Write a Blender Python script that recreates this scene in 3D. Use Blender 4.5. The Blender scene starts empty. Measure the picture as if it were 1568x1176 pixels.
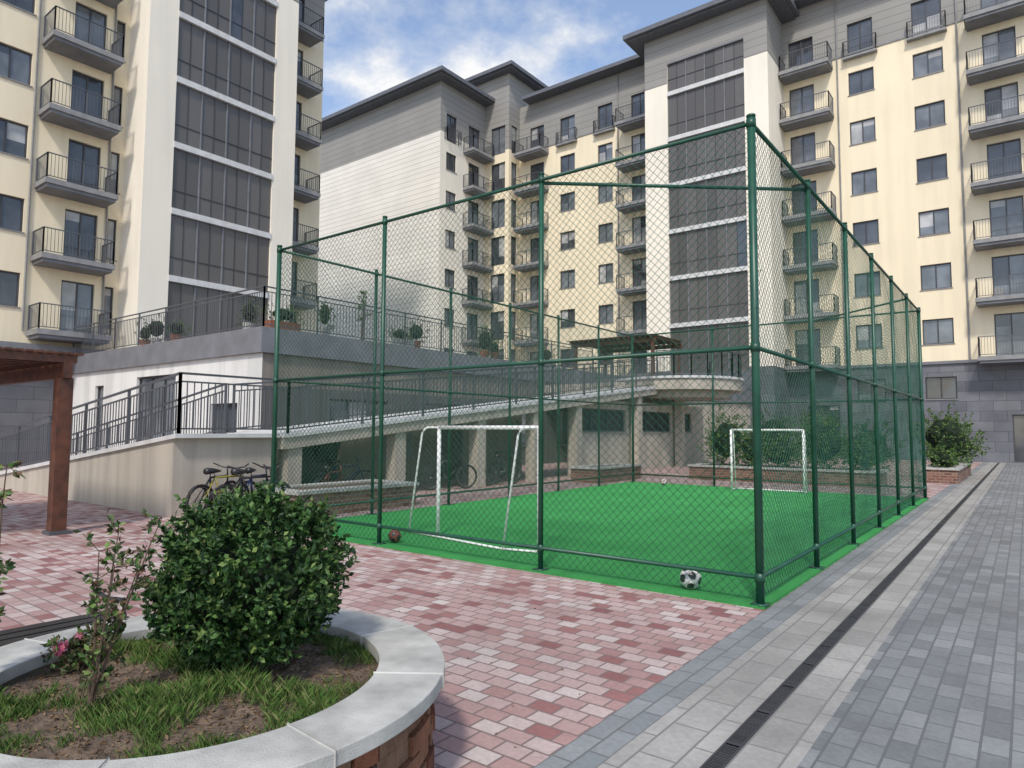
import bpy, math, random
from mathutils import Vector, noise, Matrix, Euler
random.seed(7)
R=random.random
def U(a,b): return a+(b-a)*R()

# ---------------------------------------------------------------- materials
def newmat(name):
    m=bpy.data.materials.new(name); m.use_nodes=True
    nt=m.node_tree; b=nt.nodes['Principled BSDF']
    return m,nt,b
def N(nt,t,**k):
    n=nt.nodes.new(t)
    for a,v in k.items(): setattr(n,a,v)
    return n
def ramp(nt,fac,stops,interp='LINEAR'):
    r=N(nt,'ShaderNodeValToRGB'); r.color_ramp.interpolation=interp
    el=r.color_ramp.elements
    while len(el)<len(stops): el.new(0.5)
    for e,(p,c) in zip(el,stops): e.position=p; e.color=(c[0],c[1],c[2],1)
    nt.links.new(fac,r.inputs[0]); return r.outputs[0]
def mathn(nt,op,a,b=None,clamp=False):
    n=N(nt,'ShaderNodeMath',operation=op,use_clamp=clamp)
    for i,v in enumerate((a,b)):
        if v is None: continue
        if isinstance(v,(int,float)): n.inputs[i].default_value=v
        else: nt.links.new(v,n.inputs[i])
    return n.outputs[0]
def mixc(nt,f,a,b,mode='MIX'):
    n=N(nt,'ShaderNodeMix',data_type='RGBA',blend_type=mode)
    for i,v in ((0,f),(6,a),(7,b)):
        if isinstance(v,(int,float)): n.inputs[i].default_value=v
        elif isinstance(v,tuple): n.inputs[i].default_value=(v[0],v[1],v[2],1)
        else: nt.links.new(v,n.inputs[i])
    return n.outputs[2]
def pos(nt): return N(nt,'ShaderNodeNewGeometry').outputs['Position']
def noisen(nt,vec,scale,detail=3,rough=.55):
    n=N(nt,'ShaderNodeTexNoise'); n.inputs['Scale'].default_value=scale
    n.inputs['Detail'].default_value=detail; n.inputs['Roughness'].default_value=rough
    nt.links.new(vec,n.inputs['Vector']); return n.outputs['Fac']
def bump(nt,b,h,dist=.01,strength=1):
    n=N(nt,'ShaderNodeBump'); n.inputs['Distance'].default_value=dist; n.inputs['Strength'].default_value=strength
    nt.links.new(h,n.inputs['Height']); nt.links.new(n.outputs[0],b.inputs['Normal'])
def scalev(nt,v,s):
    n=N(nt,'ShaderNodeVectorMath',operation='MULTIPLY'); nt.links.new(v,n.inputs[0]); n.inputs[1].default_value=s
    return n.outputs[0]
def simple(name,col,rough=.6,metal=0,var=.12,nscale=3,bumpd=0,bscale=60,spec=None):
    m,nt,b=newmat(name); p=pos(nt)
    n=noisen(nt,p,nscale,4)
    c=ramp(nt,n,[(.3,tuple(x*(1-var) for x in col)),(.7,tuple(min(1,x*(1+var)) for x in col))])
    nt.links.new(c,b.inputs['Base Color']); b.inputs['Roughness'].default_value=rough; b.inputs['Metallic'].default_value=metal
    if spec is not None: b.inputs['Specular IOR Level'].default_value=spec
    if bumpd: bump(nt,b,noisen(nt,p,bscale,3),bumpd)
    return m
def flat(name,col,rough=.6,var=.2):
    m,nt,b=newmat(name); b.inputs['Roughness'].default_value=rough
    g=N(nt,'ShaderNodeNewGeometry'); c=ramp(nt,g.outputs['Random Per Island'],[(0,tuple(x*(1-var) for x in col)),(1,tuple(x*(1+var) for x in col))])
    nt.links.new(c,b.inputs['Base Color']); return m
def stucco(name,col,streak=.07):
    m,nt,b=newmat(name); p=pos(nt)
    big=noisen(nt,p,.25,4); st=noisen(nt,scalev(nt,p,(1.6,1.6,.12)),1.3,4)
    c=ramp(nt,big,[(.3,tuple(x*.95 for x in col)),(.7,tuple(min(1,x*1.03) for x in col))])
    s=ramp(nt,st,[(.38,(1-streak,)*3),(.6,(1,1,1))])
    c=mixc(nt,1.0,c,s,'MULTIPLY')
    nt.links.new(c,b.inputs['Base Color']); b.inputs['Roughness'].default_value=.9
    bump(nt,b,noisen(nt,p,45,2),.006); return m
def siding(name,col,pitch=.45,lw=.06):
    m,nt,b=newmat(name); p=pos(nt)
    sp=N(nt,'ShaderNodeSeparateXYZ'); nt.links.new(p,sp.inputs[0])
    f=mathn(nt,'FRACT',mathn(nt,'DIVIDE',sp.outputs[2],pitch))
    line=mathn(nt,'LESS_THAN',f,lw)
    n=noisen(nt,p,.5,4)
    row=N(nt,'ShaderNodeTexWhiteNoise',noise_dimensions='1D'); nt.links.new(mathn(nt,'FLOOR',mathn(nt,'DIVIDE',sp.outputs[2],pitch)),row.inputs['W'])
    c=ramp(nt,n,[(.3,tuple(x*.92 for x in col)),(.7,tuple(x*1.05 for x in col))])
    rr=ramp(nt,row.outputs[0],[(0,(.94,)*3),(1,(1,1,1))])
    c=mixc(nt,1.0,c,rr,'MULTIPLY')
    c=mixc(nt,line,c,tuple(x*.5 for x in col))
    nt.links.new(c,b.inputs['Base Color']); b.inputs['Roughness'].default_value=.75
    return m
def bricks(name,vecmode,w,h,mort,stops,mcol,rough=.8,bd=.006,offset=.5,dirt=.25,msmooth=.1):
    m,nt,b=newmat(name); p=pos(nt)
    sp=N(nt,'ShaderNodeSeparateXYZ'); nt.links.new(p,sp.inputs[0])
    cb=N(nt,'ShaderNodeCombineXYZ')
    if vecmode=='xy': nt.links.new(sp.outputs[0],cb.inputs[0]); nt.links.new(sp.outputs[1],cb.inputs[1])
    if vecmode=='yx': nt.links.new(sp.outputs[1],cb.inputs[0]); nt.links.new(sp.outputs[0],cb.inputs[1])
    if vecmode=='wall':
        nt.links.new(mathn(nt,'ADD',sp.outputs[0],sp.outputs[1]),cb.inputs[0]); nt.links.new(sp.outputs[2],cb.inputs[1])
    t=N(nt,'ShaderNodeTexBrick',offset=offset); nt.links.new(cb.outputs[0],t.inputs['Vector'])
    t.inputs['Color1'].default_value=(0,0,0,1); t.inputs['Color2'].default_value=(1,1,1,1)
    t.inputs['Mortar'].default_value=(.5,.5,.5,1); t.inputs['Scale'].default_value=1
    t.inputs['Mortar Size'].default_value=mort; t.inputs['Mortar Smooth'].default_value=msmooth
    t.inputs['Brick Width'].default_value=w; t.inputs['Row Height'].default_value=h
    c=ramp(nt,t.outputs['Color'],stops)
    d=noisen(nt,p,1.1,5,.6); d2=noisen(nt,p,30,3)
    dd=ramp(nt,d,[(.3,(1-dirt,)*3),(.65,(1.0,)*3)])
    c=mixc(nt,1.0,c,dd,'MULTIPLY')
    c=mixc(nt,1.0,c,ramp(nt,noisen(nt,p,.35,3),[(.35,(.84,.84,.83)),(.6,(1.0,)*3)]),'MULTIPLY')
    c=mixc(nt,1.0,c,ramp(nt,d2,[(.25,(.8,)*3),(.7,(1.0,)*3)]),'MULTIPLY')
    c=mixc(nt,t.outputs['Fac'],c,mcol)
    nt.links.new(c,b.inputs['Base Color'])
    rg=N(nt,'ShaderNodeMapRange'); nt.links.new(d,rg.inputs[0]); rg.inputs[3].default_value=rough-.15; rg.inputs[4].default_value=rough+.1
    nt.links.new(rg.outputs[0],b.inputs['Roughness'])
    hh=mathn(nt,'ADD',mathn(nt,'MULTIPLY',t.outputs['Fac'],-1.0),mathn(nt,'MULTIPLY',d2,.25))
    hh=mathn(nt,'ADD',hh,mathn(nt,'MULTIPLY',t.outputs['Color'],.25))
    bump(nt,b,hh,bd); return m
def island(name,stops,rough=.6,spec=.3,bumpd=0):
    m,nt,b=newmat(name)
    g=N(nt,'ShaderNodeNewGeometry')
    c=ramp(nt,g.outputs['Random Per Island'],stops)
    n=noisen(nt,g.outputs['Position'],9,2)
    c=mixc(nt,1.0,c,ramp(nt,n,[(.3,(.6,)*3),(.7,(1.0,)*3)]),'MULTIPLY')
    nt.links.new(c,b.inputs['Base Color']); b.inputs['Roughness'].default_value=rough
    b.inputs['Specular IOR Level'].default_value=spec
    if bumpd: bump(nt,b,noisen(nt,g.outputs['Position'],50,4),bumpd)
    return m
def glassmat(name,col,rough=.08):
    m,nt,b=newmat(name); p=pos(nt)
    n=noisen(nt,p,.8,2)
    c=ramp(nt,n,[(.35,tuple(x*.65 for x in col)),(.65,tuple(x*1.3 for x in col))])
    nt.links.new(c,b.inputs['Base Color']); b.inputs['Roughness'].default_value=rough
    b.inputs['Specular IOR Level'].default_value=.8
    bump(nt,b,noisen(nt,p,1.2,1),.01,.4); return m

M={}
M['cream']=stucco('cream_stucco',(.80,.70,.51))
M['pale']=stucco('pale_stucco',(.80,.745,.635),.05)
M['white']=stucco('white_stucco',(.68,.68,.655),.18)
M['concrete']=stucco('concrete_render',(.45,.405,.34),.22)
M['tan']=stucco('tan_render',(.24,.215,.18),.2)  # tan wall render, colour darkened to paint in the shadow under the ramp
M['shade']=stucco('grey_render',(.12,.117,.113),.2)  # terrace side wall: shade beneath the ramp put into a dark base colour
M['grey']=siding('grey_siding',(.28,.27,.25),.5,.07)
M['csiding']=siding('cream_siding',(.77,.73,.655),.42,.09)
M['darkstone']=bricks('dark_stone_cladding','wall',1.2,.55,.012,[(0,(.12,.125,.145)),(1,(.18,.185,.205))],(.06,.06,.07),.55,.004)
M['fascia']=simple('grey_fascia',(.16,.165,.18),.6,var=.18,nscale=1.5)
M['slab']=simple('balcony_slab',(.23,.23,.23),.7,var=.15)
M['band']=simple('white_band',(.55,.55,.54),.6)
M['roof']=simple('roof_metal',(.11,.115,.13),.5,var=.15)
M['frame']=flat('window_frame',(.045,.045,.05),.4)
M['rail']=flat('railing_metal',(.075,.08,.09),.45)
M['glassd']=glassmat('glass_dark',(.06,.066,.075))
M['glassm']=glassmat('glass_mid',(.14,.155,.17))
M['curtain']=glassmat('glass_curtain',(.36,.36,.35),.15)
M['screen']=flat('louvre_screen',(.10,.094,.088),.35,.2)
M['green']=simple('green_paint',(.008,.062,.036),.4,.0,var=.25,nscale=5)
M['net']=flat('net_wire',(.010,.075,.045),.5)
M['goal']=simple('white_paint',(.76,.76,.74),.4,var=.1,nscale=6)
M['wood']=simple('stained_wood',(.085,.030,.015),.5,var=.45,nscale=6,bumpd=.002)
M['coping']=simple('granite_coping',(.40,.395,.365),.7,var=.25,nscale=5,bumpd=.003,bscale=120)
M['iron']=flat('drain_iron',(.04,.042,.045),.6)
M['soil']=simple('soil',(.12,.085,.06),1,var=.5,nscale=14,bumpd=.03,bscale=35)
M['rubber']=flat('rubber',(.02,.02,.02),.7)
M['steel']=simple('steel',(.25,.25,.25),.4,.8)
M['bluep']=simple('blue_paint',(.015,.03,.09),.35)
M['yellowp']=simple('yellow_paint',(.22,.20,.03),.35)
M['blackp']=simple('black_paint',(.02,.02,.022),.35)
M['redp']=simple('red_paint',(.18,.045,.03),.5)
M['terra']=simple('terracotta',(.28,.10,.05),.8)
M['dark']=simple('dark_interior',(.03,.03,.033),.8)
M['ballw']=simple('worn_white',(.55,.55,.54),.5,var=.2,nscale=20)
M['brick']=island('planter_brick',[(0,(.19,.075,.045)),(.3,(.30,.12,.065)),(.6,(.24,.15,.10)),(.85,(.36,.17,.10)),(1,(.13,.085,.07))],.85,.2,bumpd=.02)
M['mortar']=simple('mortar',(.27,.22,.17),1,var=.3,nscale=10,bumpd=.01)
M['rbrick']=bricks('planter_brick_small','wall',.22,.085,.010,[(0,(.18,.07,.045)),(.5,(.26,.11,.07)),(1,(.32,.18,.12))],(.25,.21,.18))
M['leaf']=island('shrub_leaf',[(0,(.012,.036,.010)),(.45,(.028,.075,.019)),(.8,(.052,.125,.03)),(1,(.11,.20,.05))],.5,.3)
M['leafl']=island('light_leaf',[(0,(.035,.08,.02)),(.6,(.085,.17,.04)),(1,(.19,.25,.07))],.55,.3)
M['leafr']=island('rose_leaf',[(0,(.04,.055,.02)),(.5,(.06,.09,.03)),(.85,(.14,.07,.04)),(1,(.2,.13,.07))],.55,.3)
M['grass']=island('grass_blade',[(0,(.05,.11,.02)),(.6,(.10,.19,.04)),(1,(.24,.24,.10))],.7,.2)
M['litter']=island('leaf_litter',[(0,(.10,.06,.03)),(1,(.28,.2,.12))],.9,.1)
M['flower']=island('flower_petal',[(0,(.5,.08,.18)),(1,(.65,.3,.36))],.6,.2)
M['bark']=simple('bark',(.09,.06,.04),.9,var=.3,nscale=20,bumpd=.003)
M['base']=simple('far_paving',(.26,.255,.25),.9,nscale=.5)
M['pink']=bricks('pink_pavers','xy',.175,.135,.007,
   [(0,(.27,.115,.11)),(.10,(.34,.155,.145)),(.18,(.44,.265,.245)),(.5,(.50,.34,.315)),(.78,(.56,.425,.40)),(1,(.63,.54,.51))],(.19,.14,.13),.75,.011,.5,.22)
M['gpave']=bricks('grey_pavers','yx',.24,.125,.006,[(0,(.20,.21,.215)),(.5,(.25,.26,.265)),(1,(.31,.32,.32))],(.12,.125,.13),.6,.007,.5,.32)
M['beige']=bricks('beige_pavers','yx',.42,.2,.006,[(0,(.36,.35,.325)),(1,(.45,.435,.405))],(.19,.18,.17),.65,.006,.5,.32)
M['border']=bricks('grey_border','yx',.3,.12,.006,[(0,(.235,.255,.26)),(1,(.31,.325,.33))],(.14,.14,.14),.65,.006,.5,.3)
def turf():
    m,nt,b=newmat('artificial_turf'); p=pos(nt)
    a=noisen(nt,p,140,3,.8); c0=noisen(nt,p,.9,4); c1=noisen(nt,scalev(nt,p,(1,.15,1)),6,3)
    c=ramp(nt,a,[(.3,(.035,.25,.06)),(.7,(.11,.55,.16))])
    c=mixc(nt,1.0,c,ramp(nt,c0,[(.3,(.78,.80,.8)),(.7,(1,1,1))]),'MULTIPLY')
    c=mixc(nt,1.0,c,ramp(nt,c1,[(.35,(.88,.9,.88)),(.6,(1,1,1))]),'MULTIPLY')
    nt.links.new(c,b.inputs['Base Color']); b.inputs['Roughness'].default_value=.85
    b.inputs['Specular IOR Level'].default_value=.15
    bump(nt,b,a,.02); return m
M['turf']=turf()
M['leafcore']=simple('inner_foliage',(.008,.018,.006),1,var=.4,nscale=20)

# ---------------------------------------------------------------- mesh builder
class MB:
    def __init__(s): s.v=[]; s.f=[]; s.m=[]; s.mats=[]
    def mi(s,k):
        if k not in s.mats: s.mats.append(k)
        return s.mats.index(k)
    def add(s,vs,fs,mat):
        o=len(s.v); s.v+= [tuple(a) for a in vs]; i=s.mi(mat)
        for f in fs: s.f.append(tuple(o+k for k in f)); s.m.append(i)
    def quad(s,a,b,c,d,mat): s.add([a,b,c,d],[(0,1,2,3)],mat)
    def hexa(s,p,mat):
        s.add(p,[(0,3,2,1),(4,5,6,7),(0,1,5,4),(1,2,6,5),(2,3,7,6),(3,0,4,7)],mat)
    def box(s,x0,x1,y0,y1,z0,z1,mat):
        s.hexa([(x0,y0,z0),(x1,y0,z0),(x1,y1,z0),(x0,y1,z0),(x0,y0,z1),(x1,y0,z1),(x1,y1,z1),(x0,y1,z1)],mat)
    def beam(s,p,q,w,h,mat):
        p=Vector(p);q=Vector(q);d=(q-p).normalized()
        up=Vector((0,0,1)) if abs(d.z)<.95 else Vector((0,1,0))
        sd=d.cross(up).normalized()*w/2; u=sd.cross(d).normalized()*h/2
        P=[p-sd-u,p+sd-u,q+sd-u,q-sd-u,p-sd+u,p+sd+u,q+sd+u,q-sd+u]
        s.hexa(P,mat)
    def tube(s,pts,r,mat,n=8,closed=False,rads=None,cap=True):
        pts=[Vector(p) for p in pts]; vs=[];L=len(pts)
        ref=Vector((0,0,1))
        for i,p in enumerate(pts):
            if closed: d=pts[(i+1)%L]-pts[i-1]
            else: d=pts[min(i+1,L-1)]-pts[max(i-1,0)]
            d.normalize(); rf=ref if abs(d.z)<.9 else Vector((0.3,1,0)).normalized()
            a=d.cross(rf).normalized(); b=a.cross(d)
            rr=rads[i] if rads else r
            for k in range(n):
                t=2*math.pi*k/n; vs.append(p+a*math.cos(t)*rr+b*math.sin(t)*rr)
        fs=[]
        for i in range(L if closed else L-1):
            j=(i+1)%L
            for k in range(n):
                k2=(k+1)%n; fs.append((i*n+k,j*n+k,j*n+k2,i*n+k2))
        if cap and not closed: fs.append(tuple(range(n))); fs.append(tuple((L-1)*n+k for k in range(n-1,-1,-1)))
        s.add(vs,fs,mat)
    def make(s,name,parent=None,smooth=False):
        me=bpy.data.meshes.new(name); me.from_pydata(s.v,[],s.f)
        for k in s.mats: me.materials.append(M[k])
        me.polygons.foreach_set('material_index',s.m)
        if smooth: me.polygons.foreach_set('use_smooth',[True]*len(s.f))
        me.update()
        o=bpy.data.objects.new(name,me); bpy.context.scene.collection.objects.link(o)
        if parent: o.parent=parent
        return o
def empty(name):
    o=bpy.data.objects.new(name,None); bpy.context.scene.collection.objects.link(o); return o

# ---------------------------------------------------------------- ground
g=MB(); g.quad((-400,-300,0),(400,-300,0),(400,500,0),(-400,500,0),'base'); g.make('ground')
g=MB(); g.quad((-40,-20,.004),(-1.92,-20,.004),(-1.92,44,.004),(-40,44,.004),'pink'); g.make('pink_paving')
g=MB(); g.quad((-1.92,-20,.004),(-1.68,-20,.004),(-1.68,44,.004),(-1.92,44,.004),'border'); g.make('grey_paving_border')
g=MB()
g.quad((-1.68,-20,.004),(-1.29,-20,.004),(-1.29,44,.004),(-1.68,44,.004),'beige')
g.quad((-1.205,-20,.004),(-.93,-20,.004),(-.93,44,.004),(-1.205,44,.004),'beige'); g.make('beige_paving_band')
g=MB(); g.quad((-.93,-20,.004),(30,-20,.004),(30,44.5,.004),(-.93,44.5,.004),'gpave'); g.make('grey_paving')
g=MB()
g.box(-1.292,-1.282,-10,44,.0,.010,'iron'); g.box(-1.213,-1.203,-10,44,.0,.010,'iron')
g.quad((-1.282,-10,.002),(-1.213,-10,.002),(-1.213,44,.002),(-1.282,44,.002),'dark')
y=0.5
while y<30:
    g.box(-1.282,-1.213,y,y+.010,.002,.008,'iron'); y+=.025 if y<12 else .06
for k in range(80): g.box(-1.282,-1.213,k*.5+.0,k*.5+.03,.0015,.009,'iron')
g.make('drain_channel')
# round inspection cover in the grey paving
g=MB(); cxx,cyy=1.9,9.0
for (ra,rb,zz_,mt_) in ((.26,.31,.010,'iron'),(0,.255,.007,'fascia')):
    vs=[]; nn=28
    for i in range(nn):
        t=2*math.pi*i/nn
        vs+= [(cxx+ra*math.cos(t),cyy+ra*math.sin(t),zz_),(cxx+rb*math.cos(t),cyy+rb*math.sin(t),zz_)]
    g.add(vs,[(2*i,2*i+1,(2*i+3)%(2*nn),(2*i+2)%(2*nn)) for i in range(nn)] if ra else [tuple(2*i+1 for i in range(nn))],mt_)
g.make('manhole_cover')

# ---------------------------------------------------------------- facade tools
class Fac:
    def __init__(s,o,d,n): s.o=Vector(o); s.d=Vector(d); s.n=Vector(n)
    def P(s,a,z,e=0): return s.o+s.d*a+s.n*e+Vector((0,0,z))
def fbox(mb,F,s0,s1,z0,z1,d0,d1,mat):
    P=F.P
    mb.hexa([P(s0,z0,d0),P(s1,z0,d0),P(s1,z0,d1),P(s0,z0,d1),P(s0,z1,d0),P(s1,z1,d0),P(s1,z1,d1),P(s0,z1,d1)],mat)
def wall(mb,F,s0,s1,bands,holes,depth=.22):
    ss=sorted(set([s0,s1]+[h[0] for h in holes]+[h[1] for h in holes]))
    ss=[a for a in ss if s0<=a<=s1]
    for (z0,z1,mat) in bands:
        zz=sorted(set([z0,z1]+[z for h in holes for z in h[2:4] if z0<z<z1]))
        for i in range(len(ss)-1):
            for j in range(len(zz)-1):
                cs=(ss[i]+ss[i+1])/2; cz=(zz[j]+zz[j+1])/2
                if any(h[0]<cs<h[1] and h[2]<cz<h[3] for h in holes): continue
                P=F.P
                mb.quad(P(ss[i],zz[j]),P(ss[i+1],zz[j]),P(ss[i+1],zz[j+1]),P(ss[i],zz[j+1]),mat)
    for h in holes:
        P=F.P; cz=(h[2]+h[3])/2
        mat=next((b[2] for b in bands if b[0]<=cz<=b[1]),bands[0][2])
        a,b,c,d=h[:4]
        mb.quad(P(a,c),P(b,c),P(b,c,-depth),P(a,c,-depth),mat)
        mb.quad(P(a,d),P(b,d),P(b,d,-depth),P(a,d,-depth),mat)
        mb.quad(P(a,c),P(a,d),P(a,d,-depth),P(a,c,-depth),mat)
        mb.quad(P(b,c),P(b,d),P(b,d,-depth),P(b,c,-depth),mat)
def window(mf,mg,F,s0,s1,z0,z1,panes=2,sill=True):
    t=.06; e0,e1=-.18,-.10
    fbox(mf,F,s0,s1,z0,z0+t,e0,e1,'frame'); fbox(mf,F,s0,s1,z1-t,z1,e0,e1,'frame')
    fbox(mf,F,s0,s0+t,z0+t,z1-t,e0,e1,'frame'); fbox(mf,F,s1-t,s1,z0+t,z1-t,e0,e1,'frame')
    w=(s1-s0-t)/panes
    kind=R()
    for i in range(panes):
        a=s0+t/2+w*i; b=a+w
        if i: fbox(mf,F,a-t/2,a+t/2,z0+t,z1-t,e0+.001,e1-.002,'frame')
        if kind<.22: mat='curtain' if i%2==0 or R()<.3 else 'glassm'
        elif kind<.72: mat='glassm'
        else: mat='glassd'
        j=lambda:-.15+U(-.010,.010)
        P=F.P
        if R()<.35 and z1-z0>1.2:
            zc=U(z0+.3*(z1-z0),z1-.1)
            mg.quad(P(a,z0+t/2,j()),P(b,z0+t/2,j()),P(b,zc,-.15),P(a,zc,-.15),mat)
            mg.quad(P(a,zc,-.15),P(b,zc,-.15),P(b,z1-t/2,j()),P(a,z1-t/2,j()),'curtain' if R()<.4 else 'glassd')
        else:
            mg.quad(P(a,z0+t/2,j()),P(b,z0+t/2,j()),P(b,z1-t/2,j()),P(a,z1-t/2,j()),mat)
    if sill: fbox(mf,F,s0-.05,s1+.05,z0-.05,z0-.002,-.2,.05,'slab')
def railseg(mb,p,q,h,sp=.12,mat='rail',post=None,bt=.016,double=False,pw=.045):
    p=Vector(p);q=Vector(q); L=(Vector((q.x,q.y,0))-Vector((p.x,p.y,0))).length
    z=Vector((0,0,1))
    mb.beam(p+z*h,q+z*h,pw,.04,mat); mb.beam(p+z*.09,q+z*.09,.03,.03,mat)
    top=h-.02
    if double: mb.beam(p+z*(h-.15),q+z*(h-.15),.03,.03,mat); top=h-.15
    n=max(1,int(L/sp))
    for i in range(1,n):
        c=p.lerp(q,i/n); mb.beam(c+z*.09,c+z*top,bt,bt,mat)
    m=max(1,round(L/(post or 1.5)))
    for i in range(m+1):
        c=p.lerp(q,i/m); mb.beam(c,c+z*h,pw,pw,mat)
def rail_run(mb,F,pts,z,h,sp=.12,mat='rail'):
    for (a,b) in zip(pts[:-1],pts[1:]):
        p=F.P(a[0],z,a[1]); q=F.P(b[0],z,b[1]); railseg(mb,p,q,h,sp,mat)
def balcony(ms,mr,F,s0,s1,zf,dep):
    fbox(ms,F,s0,s1,zf-.22,zf,0.002,dep,'slab')
    fbox(ms,F,s0+.08,s1-.08,zf-.36,zf-.222,0.002,dep-.08,'fascia')
    e=dep-.06; a=s0+.06; b=s1-.06
    rail_run(mr,F,[(a,.03),(a,e),(b,e),(b,.03)],zf,1.05,.13)
    if R()<.25:
        c=U(a+.3,b-.6); fbox(ms,F,c,c+.4,zf+.002,zf+U(.3,.7),.15,.5,'slab')
def roofslab(mb,x0,x1,y0,y1,z,rise=1.1,ins=4):
    mb.box(x0,x1,y0,y1,z,z+.3,'roof')
    mb.box(x0+.25,x1-.25,y0+.25,y1-.25,z-.12,z-.002,'roof')
    i=min(ins,(x1-x0)/2-.2,(y1-y0)/2-.2)
    a=.1
    v=[(x0+a,y0+a,z+.302),(x1-a,y0+a,z+.302),(x1-a,y1-a,z+.302),(x0+a,y1-a,z+.302),
       (x0+i,y0+i,z+.3+rise),(x1-i,y0+i,z+.3+rise),(x1-i,y1-i,z+.3+rise),(x0+i,y1-i,z+.3+rise)]
    mb.add(v,[(0,1,5,4),(1,2,6,5),(2,3,7,6),(3,0,4,7),(4,5,6,7)],'roof')
FL=3.15; Z1=5.62
ZG=24.95
ZR=29.0
def glasstower(mw,mf,mg,F,s0,s1,z0,z1):
    P=F.P
    n=4; w=(s1-s0)/n
    zz=[z0]+[Z1-.3+FL*k for k in range(1,8) if z0+.5<Z1-.3+FL*k<z1-.5]+[z1]
    for a,b in zip(zz[:-1],zz[1:]):
        for i in range(n):
            for h in (0,.5):
                sa=s0+w*(i+h); sb=sa+w*.5
                mg.quad(P(sa,a,-.12+U(-.008,.008)),P(sb,a,-.12+U(-.008,.008)),P(sb,b,-.12+U(-.008,.008)),P(sa,b,-.12+U(-.008,.008)),'screen' if R()<.97 else 'glassd')
            if i: fbox(mf,F,s0+w*i-.03,s0+w*i+.03,a+.14,b-.14,-.16,-.06,'fascia')
            fbox(mf,F,s0+w*(i+.5)-.012,s0+w*(i+.5)+.012,a+.14,b-.14,-.15,-.09,'frame')
        if b-a>1.5: fbox(mf,F,s0+.02,s1-.02,a+1.0,a+1.03,-.15,-.088,'frame')
    for z in zz[1:-1]: fbox(mf,F,s0+.003,s1-.003,z-.14,z+.14,-.2,.04,'band')
    fbox(mf,F,s0+.003,s1-.003,z1-.12,z1-.003,-.2,.02,'fascia')

# ---------------------------------------------------------------- long apartment building at the back
B=empty('apartment_building')
mw,mf,mg,ms,mr,mo=MB(),MB(),MB(),MB(),MB(),MB()
YB=44.6; F=Fac((0,YB,0),(1,0,0),(0,-1,0))
bands=[(0,5.5,'darkstone'),(5.5,ZG,'cream'),(ZG,ZR,'grey')]
holes=[]
def addwin(s0,s1,z0,z1,panes=2,sill=True): holes.append((s0,s1,z0,z1,panes,sill))
wincols=[(-4.55,-3.05),(-8.0,-6.6),(-25.8,-24.5),(-29.3,-27.9),(4.4,5.9),(7.6,9.1)]
for a,b in wincols:
    for k in range(7):
        z=Z1+FL*k
        if k<6: addwin(a,b,z+.95,z+2.38)
        else:
            addwin(a,b,z+.15,z+2.38,2,False)
            rail_run(mr,F,[(a-.2,.02),(a-.2,.3),(b+.2,.3),(b+.2,.02)],z+.15,1.0,.12)
            fbox(ms,F,a-.25,b+.25,z+.03,z+.15,.002,.36,'slab')
balcols=[(-11.8,-8.85,-11.5,-10.0),(-1.95,1.1,-1.2,.3),(-23.6,-20.3,-22.9,-21.5),(-33.1,-30.4,-32.3,-30.9),(10.3,13.3,11,12.5)]
for a,b,c,d in balcols:
    for k in range(7):
        z=Z1+FL*k
        balcony(ms,mr,F,a,b,z,1.3)
        addwin(c,d,z+.08,z+2.38,2,False)
addwin(-4.5,-3.0,3.45,4.7); addwin(-.6,1.0,.05,2.55,2,False); addwin(-8.0,-6.5,3.45,4.7); addwin(-3.7,-2.9,1.3,2.1,1)
addwin(-10.8,-9.0,.6,3.2,3,False); addwin(4,6,.05,2.6,2,False)
wall(mw,F,-36,16,bands,holes)
for h in holes: window(mf,mg,F,h[0],h[1],h[2],h[3],h[4],h[5])
fbox(mf,F,-11.8,16,5.42,5.58,.002,.12,'fascia')
fbox(mf,F,-33,-20.2,ZG-.06,ZG+.06,.002,.06,'slab'); fbox(mf,F,-11.8,16,ZG-.06,ZG+.06,.002,.06,'slab')
for sx in (-2.35,-8.6,-24.0,1.6): mw.tube([F.P(sx,5.6,.06),F.P(sx,ZR-.2,.06)],.05,'slab',6)
ZT=28.5
YT=41.2; FT=Fac((0,YT,0),(1,0,0),(0,-1,0)); x0,x1=-20.1,-11.85; g0,g1=-18.45,-13.3
tb=[(0,5.5,'darkstone'),(5.5,ZG,'pale'),(ZG,ZT,'grey')]
wall(mw,FT,x0,x1,tb,[(g0,g1,5.3,26.4)],.22); glasstower(mw,mf,mg,FT,g0,g1,5.3,26.4)
wall(mw,Fac((x1,YT,0),(0,1,0),(1,0,0)),0,YB-YT,tb,[])
wall(mw,Fac((x0,YB,0),(0,-1,0),(-1,0,0)),0,YB-YT,tb,[])
roofslab(mo,x0-1.1,x1+1.1,YT-1.1,YB+4,ZT,1.0,3)
bx=-33.4; YK=43.1
FK=Fac((0,YK,0),(1,0,0),(0,-1,0)); kb=[(0,5.5,'darkstone'),(5.5,ZG,'cream'),(ZG,31.6,'grey')]
kh=[(-35.3,-33.8,Z1+FL*k+.2,Z1+FL*k+2.6) for k in range(7)]
wall(mw,FK,-38,bx,kb,kh)
for h in kh: window(mf,mg,FK,*h,2,False)
FKs=Fac((bx,YK,0),(0,1,0),(1,0,0)); kh=[(.35,1.15,Z1+FL*k+.2,Z1+FL*k+2.6) for k in range(7)]
wall(mw,FKs,0,YB-YK+.001,[(0,5.5,'darkstone'),(5.5,ZG,'cream'),(ZG,ZR,'grey')],kh)
wall(mw,FKs,0,8,[(ZR,31.6,'grey')],[])
for h in kh: window(mf,mg,FKs,*h,1,False)
roofslab(mo,-41,bx+.9,YK-.9,51,31.6,.8,2.5)
YW=37.6; XW=-36.0; ZW=29.4
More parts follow.
